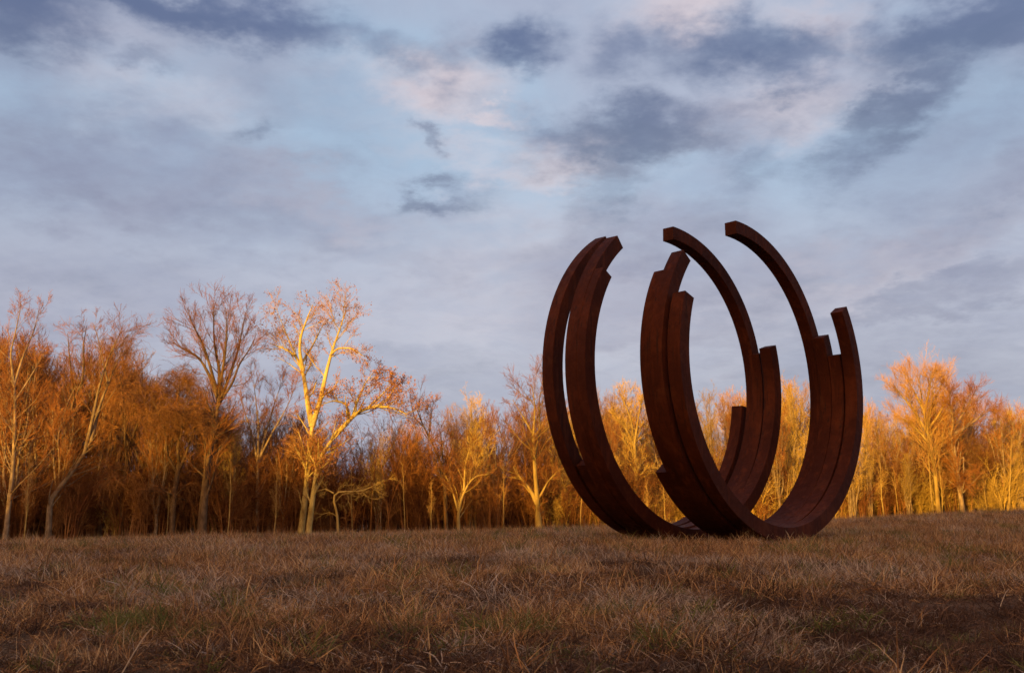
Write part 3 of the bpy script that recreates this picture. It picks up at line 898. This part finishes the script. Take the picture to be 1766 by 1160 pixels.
n = 320  # scrub added out of view on the rise, breaking up its shade edge
Xr = rng.uniform(-135, -48, n); Yr = rng.uniform(-66, -54, n)
sr = (0.8 + 2.3 / (1 + np.exp((Xr + 66) / 5.0))) / 12 * rng.uniform(.7, 1.25, n)
zr = -1.0 + (13.3 + 1.1 / (1 + np.exp((Xr + 66.0) / 4.0)) + 1.0) * np.clip(1 - np.abs(Yr + 60) / 44, 0, 1) ** .55 - .4
scatter('shade_scrub', np.stack([Xr, Yr, zr], 1), np.stack([Xr * 0, Xr * 0, rng.uniform(0, 6.28, n)], 1), np.stack([sr * 2.2, sr * 2.2, sr], 1),
        rng.choice(4, n), wood, 'bare scrub wood added along the unseen rise to soften its shade')

# thicket of shrubs and whips along the edge
def shrub(seed, n0=16, h=3.2, m=m_twig):
    q = np.random.default_rng(seed)
    limbs = []
    for k in range(n0):
        a = q.uniform(0, 6.28); s = q.uniform(.15, .75); x0, y0 = q.normal(0, .35, 2)
        hk = h * q.uniform(.5, 1.1)
        limbs.append(([(x0, y0, 0), (x0 + math.cos(a) * s * .3 * hk * .5, y0 + math.sin(a) * s * .3 * hk * .5, hk * .5),
                       (x0 + math.cos(a) * s * hk * .6, y0 + math.sin(a) * s * hk * .6, hk)], q.uniform(.016, .045), .009))
    P = np.stack([resample(p, 8) for p, _, _ in limbs]); Rd = np.stack([np.linspace(a, b_, 8) for _, a, b_ in limbs])
    parts = [tubes(P, Rd, 4)]
    cur = (P, Rd)
    for li, sp in enumerate([dict(n=9, t0=.12, ang=40, angs=15, lr=.42, fall=.3, k=5, wob=.16, trop=.04, rr=.5, sides=3, rmin=.010),
                             dict(n=5, t0=.1, ang=42, angs=15, lr=.5, fall=.3, k=4, wob=.2, trop=.0, rr=.6, sides=3, rmin=.007, lmin=.15)]):
        cur = grow(*cur, sp, seed * 7 + li); parts.append(tubes(cur[0], cur[1], 3))
    V, F = join(parts)
    return mesh_from('shrub', V, F, m)


shrubs = proto_collection('shrub_kind', [shrub(201, 18, 3.4, m_wood_twig), shrub(202, 12, 4.2, m_vine), shrub(203, 20, 2.2, m_twig_y), shrub(204, 11, 5.2, m_wood_twig)])
n = 620
px = rng.uniform(-260, 2030, n)
dep = rng.uniform(0.2, 2.6, n) + rng.exponential(5.5, n)
Yw = np.array([front(p) for p in px]) + dep
Xw = np.array([at(p, y) for p, y in zip(px, Yw)])
s = rng.uniform(.7, 1.35, n)
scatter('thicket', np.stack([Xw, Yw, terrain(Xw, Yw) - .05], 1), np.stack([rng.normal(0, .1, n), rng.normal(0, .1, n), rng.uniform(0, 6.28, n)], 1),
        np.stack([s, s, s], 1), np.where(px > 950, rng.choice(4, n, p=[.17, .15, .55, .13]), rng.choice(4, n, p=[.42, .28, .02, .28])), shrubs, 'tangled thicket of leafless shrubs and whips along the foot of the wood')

# grass ------------------------------------------------------------------
def grass_mat(name, stops, rough=.85):
    m, g, b = mat(name)
    at_ = g.n.new('ShaderNodeAttribute'); at_.attribute_name = 'tone'
    oi = g.n.new('ShaderNodeObjectInfo').outputs['Random']
    geo = g.n.new('ShaderNodeNewGeometry').outputs['Position']
    big = g.noise(geo, 0.9, 3, .5)
    t = g.math('ADD', g.math('MULTIPLY', at_.outputs['Fac'], .62), g.math('ADD', g.math('MULTIPLY', oi, .18), g.math('MULTIPLY', g.math('SUBTRACT', big, .4), .6)), True)
    c = g.ramp(t, stops)
    g.l.new(c, b.inputs['Base Color']); b.inputs['Roughness'].default_value = rough
    b.inputs['Specular IOR Level'].default_value = 0.2
    tr = g.n.new('ShaderNodeBsdfTranslucent'); g.l.new(c, tr.inputs[0])
    mx = g.n.new('ShaderNodeMixShader'); mx.inputs[0].default_value = .2
    g.l.new(b.outputs[0], mx.inputs[1]); g.l.new(tr.outputs[0], mx.inputs[2])
    g.l.new(mx.outputs[0], g.n['Material Output'].inputs[0])
    return m


m_dry = grass_mat('dead_grass', [(0.0, (0.03, 0.016, 0.009, 1)), (0.26, (0.17, 0.082, 0.038, 1)), (0.50, (0.42, 0.205, 0.080, 1)), (0.72, (0.70, 0.44, 0.19, 1)), (1.0, (0.90, 0.76, 0.52, 1))])
m_grey = grass_mat('weathered_grass', [(0.0, (0.04, 0.027, 0.02, 1)), (0.35, (0.28, 0.19, 0.13, 1)), (0.7, (0.60, 0.47, 0.35, 1)), (1.0, (0.80, 0.70, 0.58, 1))])
m_dark = grass_mat('dark_grass', [(0.0, (0.025, 0.015, 0.012, 1)), (0.45, (0.085, 0.044, 0.028, 1)), (0.82, (0.22, 0.125, 0.075, 1)), (1.0, (0.60, 0.46, 0.34, 1))])
m_green = grass_mat('green_grass', [(0.0, (0.05, 0.055, 0.015, 1)), (0.4, (0.12, 0.135, 0.035, 1)), (0.7, (0.24, 0.22, 0.07, 1)), (1.0, (0.50, 0.36, 0.15, 1))])


def clump(seed, nb, h, spread, lean, mt, width=.0022, curl=.6):
    q = np.random.default_rng(seed)
    K = 5
    rad = spread * np.sqrt(q.random(nb)); a = q.uniform(0, 6.28, nb)
    root = np.stack([rad * np.cos(a), rad * np.sin(a), np.full(nb, -.01)], 1)
    az = q.uniform(0, 6.28, nb); ln = h * q.uniform(.35, 1.15, nb)
    tilt = np.abs(q.normal(lean, .35, nb))
    d = np.stack([np.sin(tilt) * np.cos(az), np.sin(tilt) * np.sin(az), np.cos(tilt)], 1)
    P = np.zeros((nb, K, 3)); P[:, 0] = root
    cv = q.uniform(0, curl, nb)[:, None]
    hd = np.stack([np.cos(az), np.sin(az), -np.full(nb, .7)], 1)
    for k in range(1, K):
        d = unit(d + hd * cv * .5 + q.normal(size=d.shape) * .10)
        P[:, k] = P[:, k - 1] + d * (ln / (K - 1))[:, None]
    P[:, :, 2] = np.maximum(P[:, :, 2], -.01)
    sd = unit(np.cross(d, q.normal(size=d.shape)))
    wv = (width * q.uniform(.5, 1.3, nb))[:, None, None] * np.array([1, .95, .8, .55, .12])[None, :, None]
    A, B = P - sd[:, None] * wv, P + sd[:, None] * wv
    V = np.stack([A, B], 2).reshape(-1, 3)
    i = (np.arange(nb) * K * 2)[:, None] + (np.arange(K - 1) * 2)[None, :]
    F = np.stack([i, i + 1, i + 3, i + 2], -1).reshape(-1, 4)
    me = mesh_from('clump', V, F, mt)
    at_ = me.attributes.new('tone', 'FLOAT', 'POINT')
    tone = np.repeat(q.random(nb) ** 1.1, K * 2) + np.tile(np.repeat(np.linspace(-.12, .1, K), 2), nb)
    at_.data.foreach_set('value', np.clip(tone, 0, 1).astype(np.float32))
    return me


clumps = proto_collection('clump_kind', [
    clump(1, 90, .11, .13, .6, m_dry, .0016), clump(2, 90, .09, .14, .9, m_dry, .0017), clump(3, 80, .15, .11, .45, m_dry, .0015),
    clump(4, 90, .08, .15, 1.1, m_grey, .002), clump(5, 80, .12, .13, .6, m_grey, .0018),
    clump(6, 80, .15, .06, .5, m_green, .0024, .9), clump(7, 60, .10, .08, .8, m_green, .002),
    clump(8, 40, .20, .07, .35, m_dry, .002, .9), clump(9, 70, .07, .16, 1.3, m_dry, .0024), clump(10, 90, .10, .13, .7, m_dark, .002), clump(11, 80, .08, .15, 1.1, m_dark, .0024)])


def grass_points(y0, y1, dens, margin=1.5, half=.56):
    area_n = int(dens * (y1 - y0) * (half * (y0 + y1) + 2 * margin))
    y = np.sqrt(rng.uniform(y0 ** 2, y1 ** 2, area_n))
    x = rng.uniform(-1, 1, area_n) * (half * y + margin)
    return x, y


X_, Y_, S_ = [], [], []
for (y0, y1, dens, sc0) in ((2.2, 6, 150, 1.0), (6, 12, 95, 1.1), (12, 24, 52, 1.25), (24, 40, 20, 1.6), (40, 72, 7, 2.3)):
    x, y = grass_points(y0, y1, dens)
    X_.append(x); Y_.append(y); S_.append(np.full(len(x), sc0))
X_, Y_, S_ = np.concatenate(X_), np.concatenate(Y_), np.concatenate(S_)
nz1 = _hash_noise(X_ / .8, Y_ / .8, 11); nz2 = _hash_noise(X_ / 2.3, Y_ / 2.3, 12); nz3 = _hash_noise(X_ / .45, Y_ / .45, 13)
u = rng.random(len(X_))
green_p = np.clip((_hash_noise(X_ / .22, Y_ / .22, 21) * .55 + nz2 * .45 - .63) * 3.2, 0.04, .5)
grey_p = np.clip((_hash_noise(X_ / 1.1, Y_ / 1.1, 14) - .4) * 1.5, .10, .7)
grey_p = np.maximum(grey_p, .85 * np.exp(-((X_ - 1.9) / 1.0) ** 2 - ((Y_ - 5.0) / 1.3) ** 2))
idx = np.where(u < green_p, rng.choice([5, 6], len(X_)), np.where(rng.random(len(X_)) < grey_p, rng.choice([3, 4], len(X_)), rng.choice([0, 1, 2, 7, 8], len(X_), p=[.27, .27, .18, .08, .20])))
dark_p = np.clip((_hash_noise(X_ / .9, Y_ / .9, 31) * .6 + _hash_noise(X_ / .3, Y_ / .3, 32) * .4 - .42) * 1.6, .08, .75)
dark_p = np.maximum(dark_p, .93 * np.exp(-((X_ - 2.5) / 1.35) ** 4 - ((Y_ - 5.2) / 2.2) ** 4))  # dark clumps gathered in one patch on the right
dark_p = np.maximum(dark_p, .85 * np.clip((5.8 - Y_) / 1.7, 0, 1))  # more dark clumps towards the camera
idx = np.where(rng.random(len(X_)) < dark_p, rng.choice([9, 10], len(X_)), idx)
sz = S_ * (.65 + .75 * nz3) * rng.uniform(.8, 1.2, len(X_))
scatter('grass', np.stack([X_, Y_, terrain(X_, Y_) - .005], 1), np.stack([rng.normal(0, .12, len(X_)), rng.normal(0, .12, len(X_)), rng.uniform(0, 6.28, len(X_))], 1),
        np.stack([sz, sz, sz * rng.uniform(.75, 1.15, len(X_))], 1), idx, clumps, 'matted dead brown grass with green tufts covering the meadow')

# a few pale stalks that stand out of the grass
m_straw, g, b = mat('bleached_straw')
g.l.new(g.ramp(g.noise(None, 8, 3), [(0.3, (0.40, 0.28, 0.17, 1)), (0.7, (0.62, 0.50, 0.36, 1))]), b.inputs['Base Color'])
b.inputs['Roughness'].default_value = .8
stalks = [
    (535, 1045, 550, 1017, .0045, 'broad bleached grass blade leaning right in the left foreground'),
    (120, 1010, 185, 985, .0025, 'long straw stalk lying slanted at the far left of the grass'),
    (1120, 1095, 1136, 1065, .003, 'pale forked straw in the middle foreground'),
    (1725, 1040, 1745, 1015, .004, 'pale bent blade near the right edge of the grass'),
    (1362, 1028, 1380, 1036, .004, 'short bleached stalk lying in front of the sculptures'),
    (210, 1155, 250, 1085, .005, 'brown reed leaning right at the bottom left'),
]
for (ax, ay, bx_, by_, rr, lab) in stalks:
    d = ray(ax, ay)
    t = -(CZ) / d[2]
    for _ in range(6):
        p = d * t; t = (float(terrain(p[0], p[1])) + .05 - CZ) / d[2]
    p = d * t + np.array([0, 0, CZ])
    e = ray(bx_, by_); q2 = e * (p[1] / e[1]) + np.array([0, 0, CZ]) + np.array([0, .05, .0])
    base_p = p - (q2 - p) * .35 + np.array([0, 0, -.03])
    mid = (base_p + q2) / 2 + np.array([0, 0, .012])
    pts = resample([base_p, mid, q2, q2 + (q2 - mid) * .25 + np.array([0, 0, -.02])], 8)
    V, F = tubes(pts[None], np.linspace(rr * .7, rr * .3, 8)[None], 5)
    o = link('grass_stalk', mesh_from('grass_stalk', V - pts[0], F, m_straw), loc=tuple(pts[0]))
    tag(o, lab, 'stalk', 'pale stalks standing out of the grass')
